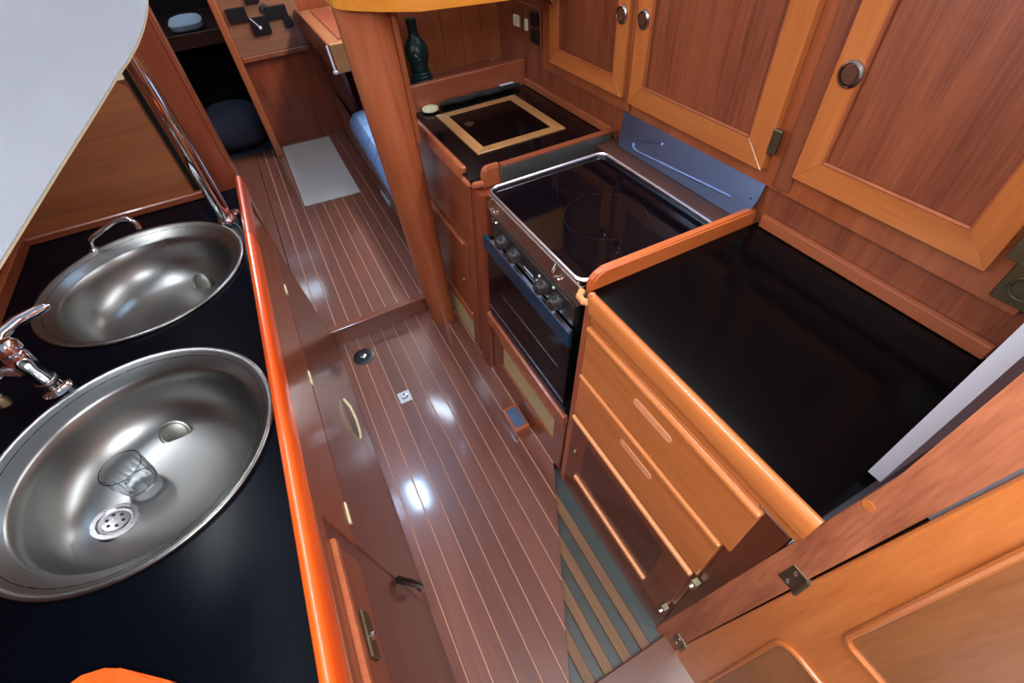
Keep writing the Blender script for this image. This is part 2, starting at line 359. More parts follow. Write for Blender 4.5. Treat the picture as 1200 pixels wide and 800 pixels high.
# lid: mitred frame pieces, lid and ring
X0, X1, Y0, Y1, wdt = .607, .985, 1.557, 1.99, .042
def mitre(p):  # four corner points of one frame piece
    return hexa(NB(), [(a, b, WT - .002) for a, b in p] + [(a, b, WT + .003) for a, b in p], .0008)
lid_m = wood('lid_frame_teak', (158, 110, 66), (196, 146, 92), 'y')
for p in ([(X0, Y0), (X1, Y0), (X1 - wdt, Y0 + wdt), (X0 + wdt, Y0 + wdt)], [(X1, Y0), (X1, Y1), (X1 - wdt, Y1 - wdt), (X1 - wdt, Y0 + wdt)],
          [(X1, Y1), (X0, Y1), (X0 + wdt, Y1 - wdt), (X1 - wdt, Y1 - wdt)], [(X0, Y1), (X0, Y0), (X0 + wdt, Y0 + wdt), (X0 + wdt, Y1 - wdt)]):
    obj('lid_frame', mitre(p), lid_m, t)
ld = obj('lid', B(X0 + wdt + .002, X1 - wdt - .002, Y0 + wdt + .002, Y1 - wdt - .002, WT - .003, WT + .002), 'black', t)
obj('lift_ring', lathe(NB(), [(.019, 0), (.019, .003), (.012, .004), (.008, .0015), (0, .0015)], (.689, 1.822, WT + .002), seg=20), 'brass', ld, 'round brass lift ring', True)
obj('back_upstand', B(.50, 1.098, 2.086, 2.112, .89, 1.022, bev=.004, seg=2), wood('upstand_teak', (136, 68, 42), (168, 92, 60), 'x'), t)
# --- steel guard between icebox and cooker
t = thing('cooker_guard', 'brushed steel guard plate along the icebox side of the cooker', 'guard', (.84, 1.37, .85))
obj('plate', B(.612, 1.07, 1.372, 1.384, .84, .958, bev=.002), 'steel_r', t)
obj('top_fold', B(.612, 1.07, 1.358, 1.384, .955, .960), 'mahog_x', t)
obj('raised_rim', tube(NB(), [(.70, 1.371, .90), (.70, 1.371, .90), (1.02, 1.371, .90), (1.035, 1.371, .912), (1.035, 1.371, .93), (1.02, 1.371, .942), (.90, 1.371, .942)], .005, 6), 'rimsteel', t, smooth=True)
for sx in (.64, .80, .93, 1.05): screw(t, (sx, 1.372, .868), (0, -1, 0))
# --- splash plate behind the cooker
t = thing('splash_plate', 'brushed steel splash plate behind the cooker, tinted blue for reflected sky', 'plate', (1.09, 1.04, .9))
def SPX(z): return 1.04 + .40 * (z - .9)
sp = [(.722, .985), (.728, .940), (.745, .9275), (1.285, .9265), (1.305, .930), (1.318, .945), (1.342, 1.028), (1.336, 1.040), (1.322, 1.044), (.745, 1.067), (.728, 1.062)]
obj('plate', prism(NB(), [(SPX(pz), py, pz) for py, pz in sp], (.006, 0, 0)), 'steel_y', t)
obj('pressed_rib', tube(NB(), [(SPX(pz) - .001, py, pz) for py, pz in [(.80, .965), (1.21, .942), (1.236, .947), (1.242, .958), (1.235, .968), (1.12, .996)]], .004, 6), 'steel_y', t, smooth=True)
for py, pz in ((.74, 1.050), (.742, .985), (1.04, 1.042), (1.325, 1.030), (1.30, .938), (1.03, .955)): screw(t, (SPX(pz) - .001, py, pz))
# --- ledge behind the cooker
tag(obj('rear_ledge', B(.994, 1.098, .745, 1.370, .845, .925, bev=.003), wood('ledge_mahogany', (54, 26, 16), (82, 42, 26), 'y', coat=.1, rough=.6)), 'dark mahogany ledge between the cooker and the steel splash plate', 'ledge')

# ================================================================== DRAWER CABINET (starboard, aft)
t = thing('drawer_cabinet', 'honey teak cabinet with two drawers and a door under the black worktop', 'cabinet', (.75, .4, 0))
obj('body', hexa(NB(), [(FX(0), .135, -.03), (1.09, .135, -.03), (1.09, .715, -.03), (FX(0), .715, -.03), (FX(.88), .135, .880), (1.09, .135, .880), (1.09, .715, .880), (FX(.88), .715, .880)]), 'mahog_y', t)
obj('end_filler', B(.572, 1.09, .068, .135, 0.0, .886), 'dark_panel', t)
obj('left_stile', S(.688, .714, 0.002, .880, .008, .03, bev=.003), 'column', t)
obj('right_stile', S(.064, .134, 0.002, .8378, .004, .03, bev=.003), wood('dark_stile_mahogany', (70, 30, 16), (104, 50, 28), 'z'), t)
obj('top_rail', S(.046, .69, .838, .881, .004, .02, bev=.002), 'honey_y', t)
def pill(parent, y0, y1, zc, h, out, mat):
    pts = []
    for a in range(0, 181, 30): pts.append((y0 + h * (1 - math.sin(math.radians(a))) , zc + h * math.cos(math.radians(a))))
    for a in range(180, 361, 30): pts.append((y1 - h * (1 + math.sin(math.radians(a))), zc + h * math.cos(math.radians(a))))
    bm = prism(NB(), [(FX(pz) - out, py, pz) for py, pz in pts], (.004, 0, 0))
    return obj('finger_slot', bm, mat, parent, 'pale rounded finger slot')
slot_m = plain('pale_slot_wood', (226, 152, 106), .4)
for z0, z1, sy0, sy1, sz in ((.652, .832, .34, .474, .766), (.456, .645, .35, .478, .584)):
    d = obj('drawer', S(.118 if z0 > .6 else .138, .686, z0, z1, .012, .03, bev=.003), 'honey_y', t)
    obj('top_moulding', S(.118 if z0 > .6 else .138, .686, z1 - .018, z1 - .002, .017, .012, bev=.005, seg=2), 'mould2', d)
    pill(d, sy0, sy1, sz, .0115, .0135, slot_m)
dr = obj('door', S(.146, .686, .03, .450, .008, .02, bev=.002), wood('lower_door_mahogany', (96, 42, 24), (132, 62, 34), 'z'), t)
obj('door_panel', S(.235, .606, .165, .382, .0085, .004), 'dark_panel', dr, 'dark recessed door panel')
obj('top_moulding', S(.146, .686, .432, .448, .020, .013, bev=.005, seg=2), 'pale_mould', dr)
obj('bottom_moulding', S(.238, .628, .140, .158, .018, .012, bev=.005, seg=2), 'pale_mould', dr, 'pale half-round moulding')
kx = FX(.267) - .008
obj('knob', lathe(NB(), [(.013, 0), (.013, .004), (.009, .004), (.009, .001), (0, .001)], (kx, .655, .267), (-1, 0, 0), 18), 'brass', dr, 'round brass finger pull', True)
for cy, cz in ((.147, .165), (.128, .435)):
    c = obj('catch', B(FX(cz) - .026, FX(cz) - .004, cy - .011, cy + .011, cz - .012, cz + .012, bev=.003), 'brass', t, 'small tarnished metal catch')
    obj('catch_stud', lathe(NB(), [(.007, 0), (.006, .008), (0, .010)], (FX(cz) - .026, cy, cz), (-1, 0, 0), 10), 'chrome', c, None, True)
obj('plinth', S(.13, .715, -.028, .028, -.004, .02), 'dark_panel', t)

# ================================================================== COOKER
t = thing('cooker', 'black glass-topped cooker with steel rim, knobs and dark oven door', 'cooker', (.75, 1.02, .40))
CY0, CY1, CX1 = .752, 1.305, .985
obj('body', hexa(NB(), [(FX(.40) + .03, CY0, .40), (CX1, CY0, .40), (CX1, CY1, .40), (FX(.40) + .03, CY1, .40), (FX(.9) + .006, CY0, .902), (CX1, CY0, .902), (CX1, CY1, .902), (FX(.9) + .006, CY1, .902)]), 'black_inst', t)
hob = obj('hob', B(.536, CX1 - .004, CY0 + .002, CY1 - .004, .902, .9145), 'glass_black', t, 'black ceramic hob glass')
obj('hot_zone', tube(NB(), [(.765 + .125 * math.cos(a * math.pi / 24), .98 + .125 * math.sin(a * math.pi / 24), .9146) for a in range(48)], .0007, 4, closed=True), plain('zone_line', (26, 24, 30), .3), hob)
obj('hot_zone', tube(NB(), [(.80 + .075 * math.cos(a * math.pi / 24), 1.20 + .075 * math.sin(a * math.pi / 24), .9146) for a in range(48)], .0006, 4, closed=True), plain('zone_line_b', (20, 19, 25), .3), hob)
rm = rrect(.528, CX1, CY0 - .004, CY1 + .002, .035)
obj('rim', tube(NB(), [(px, py, .9215) for px, py in rm], .0055, 8, closed=True), 'rimsteel', t, 'raised polished steel rim', True)
rim_in = rrect(.533, CX1 - .005, CY0 + .001, CY1 - .003, .030); bm = NB()
va = [bm.verts.new((px, py, .905)) for px, py in rim_in]; vb = [bm.verts.new((px, py, .920)) for px, py in rim_in]
for i in range(len(va)): bm.faces.new((va[i], va[(i + 1) % len(va)], vb[(i + 1) % len(va)], vb[i]))
obj('rim_wall', bm, 'steel', t)
obj('front_panel', S(CY0, CY1, .835, .905, .0, .02, bev=.003), 'bronze', t, 'bronzed steel front above the knobs')
cp = obj('control_strip', S(CY0 + .005, CY1 - .03, .765, .835, .006, .02, bev=.002), plain('grey_control_strip', (62, 58, 54), .3, metal=.6), t, 'dark grey control strip')
for ky in (1.179, 1.094, .916, .838):
    kz = .797; k = obj('knob', lathe(NB(), [(.027, 0), (.027, .006), (.023, .010), (.021, .026), (.017, .030), (0, .030)], (FX(kz) - .006, ky, kz), (-1, 0, K1), 20), 'knobblk', t, 'dark grey control knob', True)
    obj('pointer', B(FX(kz) - .0375, FX(kz) - .0345, ky - .002, ky + .002, kz - .016, kz + .016), 'steel', k)
obj('display', S(.975, 1.050, .782, .812, .0072, .003), 'black_inst', cp, 'small black display')
obj('display_line', S(.980, 1.040, .786, .790, .0080, .002), 'whitestrip', cp)
for py, pz in ((.945, .815), (.955, .79), (.865, .828), (.875, .782)): obj('pilot_lamp', lathe(NB(), [(.005, 0), (.004, .004), (0, .005)], (FX(pz) - .006, py, pz), (-1, 0, 0), 8), 'whitestrip', cp)
for py in (1.262, .853):
    g = obj('pan_clamp', tube(NB(), [(FX(.88) - .004, py, .872), (FX(.88) - .020, py, .880), (FX(.88) - .022, py + .004, .893), (FX(.88) - .006, py + .006, .915)], .005, 8), 'chrome', t, 'small chrome fitting', True)
    obj('clamp_screw', lathe(NB(), [(.009, 0), (.009, .006), (.005, .010), (0, .010)], (FX(.865) - .001, py, .862), (-1, 0, 0), 12), 'chrome', g, None, True)
obj('latch_bar', S(1.225, 1.262, .836, .846, .014, .010, bev=.002), 'chrome', t, 'short chrome latch bar')
od = obj('oven_door', S(CY0, CY1 + .008, .425, .742, .010, .03, bev=.003), plain('oven_black_glass', (8, 7, 10), .1, spec=.2), t, 'black glass oven door')
obj('handle', S(CY0 - .004, CY1 + .015, .694, .752, .022, .014, bev=.004, seg=2), 'blueglass', od, 'wide blue-tinted steel handle bar')
obj('handle_edge', S(CY0, CY1 - .04, .752, .757, .020, .012), 'rimsteel', od)
obj('window_line', S(.80, 1.20, .555, .558, .0112, .003), 'steel', od)
obj('door_foot', S(CY0, CY1, .425, .433, .0125, .006), 'steel', od)
# --- locker under the cooker with cane vent
t = thing('vent_locker', 'low mahogany locker with woven cane vent beneath the cooker', 'cabinet', (.75, 1.0, 0))
obj('shadow_board', S(.74, 1.31, .352, .400, .006, .006), plain('navy_gap_shade', (10, 16, 34), .3), t)  # navy strip painted in as shade of the gap below the oven
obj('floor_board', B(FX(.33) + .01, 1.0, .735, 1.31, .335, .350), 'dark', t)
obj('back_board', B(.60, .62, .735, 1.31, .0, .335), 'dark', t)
obj('rail', S(.730, 1.335, .318, .372, .018, .022, bev=.006, seg=2), 'column', t)
obj('top_frame', S(.735, 1.31, .288, .318, .0, .02, bev=.002), 'mahog_y', t)
obj('bottom_frame', S(.735, 1.31, .004, .125, .0, .02, bev=.002), 'mahog_y', t)
obj('side_frame', S(.735, .80, .125, .288, .0, .02, bev=.002), 'mahog_z', t)
obj('side_frame', S(1.235, 1.31, .125, .288, .0, .02, bev=.002), 'mahog_z', t)
obj('vent_bead', S(.80, 1.235, .272, .288, .006, .012, bev=.003), 'column', t)
obj('vent_panel', S(.795, 1.24, .12, .292, -.010, .006), 'cane', t, 'woven cane vent panel')
# --- foot pump pedal standing on the sole
t = thing('foot_pump', 'small wooden foot pump pedal with steel tread against the vent locker', 'pedal', (.425, 1.03, 0))
obj('block', B(.380, .452, .945, 1.075, 0.001, .050, bev=.008, seg=2), 'column', t)
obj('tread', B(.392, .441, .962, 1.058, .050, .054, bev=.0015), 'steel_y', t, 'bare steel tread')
obj('stem', B(.452, .462, .98, 1.04, .008, .030), 'dark', t)

# ================================================================== ICEBOX CABINET
t = thing('icebox_cabinet', 'mahogany cabinet with door and cane vent under the icebox lid', 'cabinet', (.75, 1.7, 0))
obj('body', hexa(NB(), [(FX(0) + .006, 1.40, 0.001), (1.09, 1.40, 0.001), (1.09, 2.06, 0.001), (FX(0) + .006, 2.06, 0.001), (FX(.88) + .006, 1.40, .880), (1.09, 1.40, .880), (1.09, 2.06, .880), (FX(.88) + .006, 2.06, .880)]), 'mahog_z', t)
obj('upper_panel', S(1.46, 2.05, .585, .880, .004, .02, bev=.003), 'mahog_y', t)
d = obj('door', S(1.53, 2.05, .205, .575, .008, .02, bev=.003), 'mahog_z', t)
obj('top_moulding', S(1.56, 2.05, .555, .572, .016, .012, bev=.004), 'column', d)
obj('knob', lathe(NB(), [(.012, 0), (.012, .004), (.008, .004), (.008, .001), (0, .001)], (FX(.354) - .008, 1.60, .354), (-1, 0, 0), 16), 'brass', d, 'round brass finger pull', True)
obj('stile', S(1.46, 1.53, .002, .585, .003, .02, bev=.002), 'mahog_z', t)
obj('lower_rail', S(1.53, 2.0, .175, .205, .010, .02, bev=.003), 'column', t)
obj('vent_bead', S(1.53, 2.0, .150, .168, .006, .012, bev=.003), 'column', t)
obj('vent_panel', S(1.54, 1.95, .02, .150, .002, .006), 'cane', t, 'woven cane vent panel')
pp = [(FX(0) + .05, 1.338), (FX(0) + .012, 1.338), (FX(0) - .004, 1.345), (FX(0) - .010, 1.36), (FX(0) - .010, 1.41), (FX(0) - .004, 1.445), (FX(0) + .010, 1.458), (FX(0) + .05, 1.458)]
bm = NB(); lo = [bm.verts.new((a, b, .001)) for a, b in pp]; hi = [bm.verts.new((a + K1 * .88, b, .880)) for a, b in pp]
bm.faces.new(lo[::-1]); bm.faces.new(hi)
for i in range(len(pp)): bm.faces.new((lo[i], lo[(i + 1) % len(pp)], hi[(i + 1) % len(pp)], hi[i]))
obj('corner_post', bm, 'red_z', t, 'rounded corner post', True)

# ================================================================== UPPER LOCKERS
t = thing('wall_locker', 'varnished wall locker with three framed doors above the worktops', 'locker', (1.08, 1.0, 1.04))
obj('face_board', B(1.086, 1.099, .14, 1.90, 1.03, 1.72), wood('locker_face_mahogany', (134, 66, 34), (168, 92, 54), 'z', coat=.4), t)
def framed_door(y0, y1, z0, z1, sw, ky, kz, hinge=None, trim=True):
    d = obj('door', B(1.074, 1.086, y0 + .01, y1 - .01, z0 + .01, z1 - .01), 'panel_z', t)
    xo, xi = 1.062, 1.085
    def piece(p): return hexa(NB(), [(xo, a, b) for a, b in p] + [(xi, a, b) for a, b in p], .0012)
    Q = [(y0, z0), (y1, z0), (y1, z1), (y0, z1)]; I = [(y0 + sw, z0 + sw), (y1 - sw, z0 + sw), (y1 - sw, z1 - sw), (y0 + sw, z1 - sw)]
    for i in range(4):
        j = (i + 1) % 4
        obj('rail' if i % 2 == 0 else 'stile', piece([Q[i], Q[j], I[j], I[i]]), 'honey_y' if i % 2 == 0 else 'honey_z', d)
    for i in range(4):
        j = (i + 1) % 4; a, b = I[i], I[j]
        obj('bead', tube(NB(), [(1.066, a[0], a[1]), (1.066, b[0], b[1])], .005, 6), 'column', d)
    k = obj('knob', lathe(NB(), [(.026, 0), (.026, .006), (.021, .009), (.019, .004), (0, .004)], (xo + .001, ky, kz), (-1, 0, 0), 24), 'knobring', d, 'round dark bronze push knob', True)
    obj('knob_button', lathe(NB(), [(.017, .003), (.016, .008), (0, .009)], (xo, ky, kz), (-1, 0, 0), 18), plain('button_brown', (92, 56, 42), .3), k, None, True)
    if hinge:
        obj('hinge', B(1.056, 1.068, hinge[0] - .012, hinge[0] + .012, hinge[1] - .03, hinge[1] + .03, bev=.002), 'brass', d, 'tarnished brass hinge')
framed_door(1.335, 1.81, 1.078, 1.66, .055, 1.365, 1.312)
framed_door(.735, 1.296, 1.072, 1.66, .064, 1.262, 1.316, (.722, 1.152))
framed_door(.218, .648, 1.092, 1.66, .058, .610, 1.332, (.196, 1.165))
obj('mullion', B(1.078, 1.088, .652, .70, 1.04, 1.70, bev=.003), 'panel_z', t)
obj('mullion', B(1.070, 1.088, 1.302, 1.326, 1.04, 1.70, bev=.003), 'column', t)
obj('closing_stud', lathe(NB(), [(.008, 0), (.007, .004), (0, .005)], (1.062, 1.79, 1.28), (-1, 0, 0), 10), 'brass', t)
# --- flush latch at the end of the wall
t = thing('flush_latch', 'square tarnished brass flush latch with ring on the wall beside the third door', 'latch', (1.09, .17, 1.05))
obj('plate', B(1.080, 1.099, .125, .192, 1.046, 1.128, bev=.002), 'brass', t)
obj('surround', B(1.090, 1.0995, .118, .200, 1.038, 1.136, bev=.002), 'black_inst', t)
obj('ring', tube(NB(), [(1.078, .155 + .022 * math.cos(a * math.pi / 10), 1.085 + .022 * math.sin(a * math.pi / 10)) for a in range(20)], .0035, 6, closed=True), 'brass', t, None, True)

# ================================================================== AFT JAMB AND LOCKER DOOR BESIDE THE CAMERA
t = thing('door_jamb', 'worn reddish mahogany door jamb at the end of the drawer cabinet', 'door jamb', (.5, .06, 0))
def jy(z, e):  # lower/upper edge of the jamb at height z
    return (.062 - .072 * z) if e == 0 else (.133 - .090 * min(z, 1.1))
def jquad(bm, z0, z1, out, th):
    return hexa(bm, [(FX(z0) - out, jy(z0, 0), z0), (FX(z0) - out + th, jy(z0, 0), z0), (FX(z0) - out + th, jy(z0, 1), z0), (FX(z0) - out, jy(z0, 1), z0),
                     (FX(z1) - out, jy(z1, 0), z1), (FX(z1) - out + th, jy(z1, 0), z1), (FX(z1) - out + th, jy(z1, 1), z1), (FX(z1) - out, jy(z1, 1), z1)])
jb = jquad(NB(), -.03, 1.1, .006, .05); jquad(jb, 1.1, CEIL - .01, .006, .05)
obj('post', jb, wood('worn_jamb_mahogany', (128, 66, 42), (182, 108, 72), 'z', contrast=1.4, coat=.2, rough=.5), t)
obj('plug', lathe(NB(), [(.009, 0), (.009, .0012), (0, .0012)], (FX(1.03) - .006, .030, 1.03), (-1, 0, K1), 14), 'honey_z', t, 'pale round wooden plug')
def hp(z0, z1, y0, y1):
    return hexa(NB(), [(FX(z0) - .0085, y0(z0), z0), (FX(z0) - .003, y0(z0), z0), (FX(z0) - .003, y1(z0), z0), (FX(z0) - .0085, y1(z0), z0),
                       (FX(z1) - .0085, y0(z1), z1), (FX(z1) - .003, y0(z1), z1), (FX(z1) - .003, y1(z1), z1), (FX(z1) - .0085, y1(z1), z1)])
for hz in (.765, .09):
    h = obj('hinge', hp(hz - .03, hz + .03, lambda z: jy(z, 0) - .004, lambda z: jy(z, 0) + .028), 'brass', t, 'square tarnished brass hinge leaf')
    for dz in (-.018, .018): screw(h, (FX(hz + dz) - .0085, jy(hz, 0) + .014, hz + dz), r=.005)
    obj('hinge_pin', tube(NB(), [(FX(hz - .03) - .008, jy(hz, 0) - .006, hz - .03), (FX(hz + .03) - .008, jy(hz, 0) - .006, hz + .03)], .005, 8), 'brass', h, None, True)
t = thing('locker_door', 'honey teak locker door with moulded panels hinged to the jamb', 'door', (.5, -.3, 0))
def dq(z0, z1, ya, yb, out, th, bev=.003):
    f0 = ya if callable(ya) else (lambda z: ya)
    return hexa(NB(), [(FX(z0) - out, yb, z0), (FX(z0) - out + th, yb, z0), (FX(z0) - out + th, f0(z0), z0), (FX(z0) - out, f0(z0), z0),
                       (FX(z1) - out, yb, z1), (FX(z1) - out + th, yb, z1), (FX(z1) - out + th, f0(z1), z1), (FX(z1) - out, f0(z1), z1)], bev)
obj('leaf', dq(-.025, 1.78, lambda z: jy(z, 0) - .0015 - max(0, z - .95) * .007, -.56, .008, .024), 'honey_z', t)
def mould_loop(yc0, yc1, z0, z1, r):
    pts = []
    for a, b in rrect(yc0, yc1, z0, z1, r, 5): pts.append((FX(b) - .012, a, b))
    return pts
up = mould_loop(-.50, -.085, .765, 1.70, .02); lo = mould_loop(-.50, -.045, .06, .605, .04)
for L_ in (up, lo):
    pn = obj('panel', prism(NB(), [(p[0] + .001, p[1], p[2]) for p in L_], (.004, 0, 0)), wood('door_panel_teak', (136, 80, 42), (166, 106, 60), 'z', coat=.3), t)
    obj('moulding', tube(NB(), L_, .0060, 8, closed=True), 'honey_z', pn, 'pale moulded bead', True)
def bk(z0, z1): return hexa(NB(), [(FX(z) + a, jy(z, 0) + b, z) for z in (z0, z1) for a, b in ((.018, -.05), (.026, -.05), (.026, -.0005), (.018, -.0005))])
obj('rebate', bk(-.02, 1.06), 'dark', t)
obj('gap_light_strip', bk(1.06, 1.76), 'whitestrip', t, 'pale strip standing in for light in the door gap')  # pale colour stands in for light coming through the gap
# white board standing at the end of the worktop, behind the jamb
wb = [(.66, .935), (.672, .922), (1.06, .922), (1.06, 1.95), (.66, 1.95)]
tag(obj('end_panel', prism(NB(), [(px, .052, pz) for px, pz in wb], (0, .022, 0)), 'whitestrip'), 'white laminate end panel standing on the worktop beside the jamb', 'panel')

# ================================================================== COLUMN, BEAM, SHELF
def ell(cx, cy, a, b, z, n=24): return [(cx + a * math.cos(2 * math.pi * k / n), cy + b * math.sin(2 * math.pi * k / n), z) for k in range(n)]
bm = NB(); rings = []
for z, cx, a, b in ((0.001, .392, .066, .085), (.05, .390, .064, .083), (.5, .384, .072, .085), (1.0, .376, .082, .086), (1.40, .372, .090, .088), (CEIL - .005, .370, .090, .088)):
    rings.append([bm.verts.new(p) for p in ell(cx, 1.815, a, b, z)])
for r0, r1 in zip(rings, rings[1:]):
    for k in range(24): bm.faces.new((r0[k], r0[(k + 1) % 24], r1[(k + 1) % 24], r1[k]))
bm.faces.new(rings[0][::-1]); bm.faces.new(rings[-1])
t = thing('column', 'smooth teak column rising at the corner of the icebox cabinet', 'column', (.38, 1.815, 0))
obj('shaft', bm, 'column', t, smooth=True)
obj('edge_bead', tube(NB(), [(.452, 1.77, .93), (.458, 1.768, 1.36)], .012, 8), 'column', t, smooth=True)
bp = [(.279, 1.92)] + arc(.325, 1.745, .047, 180, 262, 6) + [(.40, 1.690), (.52, 1.680), (.70, 1.672), (1.05, 1.665), (1.05, 1.92)]
t = thing('cross_beam', 'amber teak beam with rounded end capping the column', 'beam', (.66, 1.8, 1.36))
bm = NB(); lo_ = [bm.verts.new((a, b, 1.392 - max(0, min(1, (a - .28) / .2)) * .036 - max(0, a - .48) * .05)) for a, b in bp]; hi_ = [bm.verts.new((a, b, 1.56)) for a, b in bp]
bm.faces.new(lo_[::-1]); bm.faces.new(hi_)
for i in range(len(bp)): bm.faces.new((lo_[i], lo_[(i + 1) % len(bp)], hi_[(i + 1) % len(bp)], hi_[i]))
obj('beam', bm, 'beam', t)
# shelf behind the icebox upstand
t = thing('back_shelf', 'open wooden shelf recess behind the icebox upstand', 'shelf', (.85, 2.2, .9))
obj('shelf_board', B(.52, 1.098, 2.114, 2.33, .955, .975), 'mahog_x', t)
for i in range(6):
    obj('back_plank', B(.52 + i * .0965, .52 + i * .0965 + .0955, 2.33, 2.345, .975, 1.80, bev=.0015), wood('shelf_back_%d' % i, (124, 64, 34), (156, 88, 50), 'z', rand=.03), t)
obj('end_board', B(.505, .52, 2.114, 2.345, .90, 1.80), 'mahog_z', t)
# dark green bottle on the shelf
t = thing('bottle', 'dark green round-bellied bottle with ribbed base on the back shelf', 'bottle', (.62, 2.19, .976))
prof = [(.0, 0), (.052, 0), (.055, .006)]
for i in range(5): prof += [(.052 - i * .004, .014 + i * .013), (.056 - i * .004, .020 + i * .013)]
prof += [(.036, .085), (.043, .102), (.049, .125), (.049, .150), (.040, .175), (.026, .190), (.021, .202), (.021, .208), (.016, .240), (.019, .243), (.019, .262), (0, .264)]
obj('body', lathe(NB(), [p for p in prof if p[1] < .21], (.635, 2.19, .976), seg=24, cap1=True), 'green', t, smooth=True, angle=60)
obj('neck', lathe(NB(), [(.020, .205), (.020, .240), (.022, .243), (.022, .258), (0, .260)], (.635, 2.19, .976), seg=20), plain('bottle_cap', (10, 44, 52), .3), t, smooth=True)
obj('label_mark', tube(NB(), [(.612, 2.146, 1.115), (.630, 2.1435, 1.095)], .0015, 5), 'cream', t)
# items lying at the back of the icebox top
tag(obj('soap_dish', lathe(NB(), [(0, 0.002), (.030, .003), (.036, .008), (.034, .016), (.024, .020), (0, .021)], (.608, 2.055, WT - .001), seg=24), 'cream', smooth=True), 'cream oval soap bar at the column end of the icebox top', 'soap')
tag(obj('rolled_cloth', tube(NB(), [(.66 + .03 * i, 2.064 + .004 * math.sin(i * 1.3), WT + .013) for i in range(14)], .012, 10, radii=[.007, .011, .012, .013, .011, .013, .012, .013, .012, .013, .012, .012, .011, .007]), 'green2', smooth=True), 'mottled dark green cloth roll lying against the icebox upstand', 'cloth')
tag(obj('paper_slip', B(.95, 1.02, 2.054, 2.074, WT + .0255, WT + .0285, bev=.001), 'whitestrip'), 'small white slip lying on the green cloth roll', 'paper')
# switches on the starboard wall beside the shelf
t = thing('switch_panel', 'white rocker switches and dark sockets on the wall beside the shelf', 'switch', (1.09, 2.06, 1.1))
obj('backing', B(1.090, 1.0995, 1.925, 2.19, 1.10, 1.235, bev=.002), 'mahog_z', t)
for y in (2.142, 2.115, 2.040): obj('rocker', B(1.080, 1.091, y - .010, y + .010, 1.142, 1.182, bev=.002), 'cream', t, 'white rocker switch')
for y in (2.078, 2.012): obj('brass_strip', B(1.084, 1.091, y - .004, y + .004, 1.118, 1.212, bev=.001), 'brass', t)
for z in (1.135, 1.195): obj('socket', B(1.078, 1.091, 1.935, 1.990, z - .026, z + .026, bev=.003), 'black_inst', t, 'black socket')

# ================================================================== PORT SIDE: SINK UNIT
# cabinet with sloping front
t = thing('sink_cabinet', 'dark mahogany cabinet with drawer and locker doors under the sinks', 'cabinet', (-.5, 1.0, 0))
obj('body', hexa(NB(), [(-.86, -.3, 0.001), (FL(0) - .02, -.3, 0.001), (FL(0) - .02, 1.84, 0.001), (-.86, 1.84, 0.001), (-.86, -.3, .12), (FL(.12) - .02, -.3, .12), (FL(.12) - .02, 1.84, .12), (-.86, 1.84, .12)]), 'dark_panel', t)
obj('front', slabL(-.3, 1.88, .0015, .880, -.004, .016), wood('sink_front_mahogany', (82, 42, 32), (112, 60, 46), 'y'), t)
for y0, y1 in ((.52, 1.87),):
    d = obj('locker_door', slabL(y0, y1, .03, .655, .0, .006, bev=.002), wood('sink_door_%d' % (y0 * 10), (80, 40, 32), (108, 58, 46), 'y'), t)
    obj('upper_panel', slabL(y0, y1, .662, .84, .0, .006, bev=.002), 'mahog_y', t)
for y in (1.53, 1.065, .60):
    obj('bright_catch', slabL(y - .028, y + .028, .652, .664, .003, .006, bev=.001), 'cream', t, 'pale metal catch strip')
obj('top_rail', slabL(-.3, 1.88, .842, .880, .003, .01, bev=.002), 'mahog_y', t)
dw = obj('drawer', slabL(-.25, .468, .69, .835, .004, .016, bev=.002), 'mahog_y', t)
obj('top_moulding', slabL(-.25, .468, .812, .834, .012, .012, bev=.004), 'column', dw, 'pale moulded drawer edge')
obj('latch', slabL(.262, .345, .735, .775, .010, .006, bev=.002), 'brass', dw, 'tarnished metal latch plate')
obj('latch_screw', lathe(NB(), [(.008, 0), (.006, .006), (0, .008)], (FL(.755) + .010, .30, .755), (1, 0, 0), 10), 'chrome', dw)
# curved pull and hook low on the front
hpull = obj('pull_handle', tube(NB(), [(FL(.30) + .004, 1.235, .325), (FL(.30) + .016, 1.20, .31), (FL(.28) + .018, 1.15, .288), (FL(.25) + .010, 1.115, .25), (FL(.24) + .003, 1.10, .238)], .005, 8), 'cream', t, 'pale curved metal pull', True)
obj('handle_cup', slabL(1.10, 1.215, .235, .30, .001, .004, bev=.001), plain('cup_grey', (96, 92, 84), .3, metal=.6), t, 'grey recessed handle cup')
hk = obj('hook', tube(NB(), [(FL(.37) + .004, .514, .373), (FL(.3) + .02, .512, .32), (FL(.24) + .03, .514, .262), (FL(.2) + .024, .518, .225)], .010, 8), plain('dark_hook_metal', (52, 50, 48), .3, metal=.8), t, 'dark metal hook', True)
obj('hook_tip', lathe(NB(), [(0, -.012), (.010, -.006), (.012, 0), (.008, .008), (0, .011)], (FL(.2) + .026, .519, .222), (1, 0, .3), 12), 'chrome', hk, None, True)
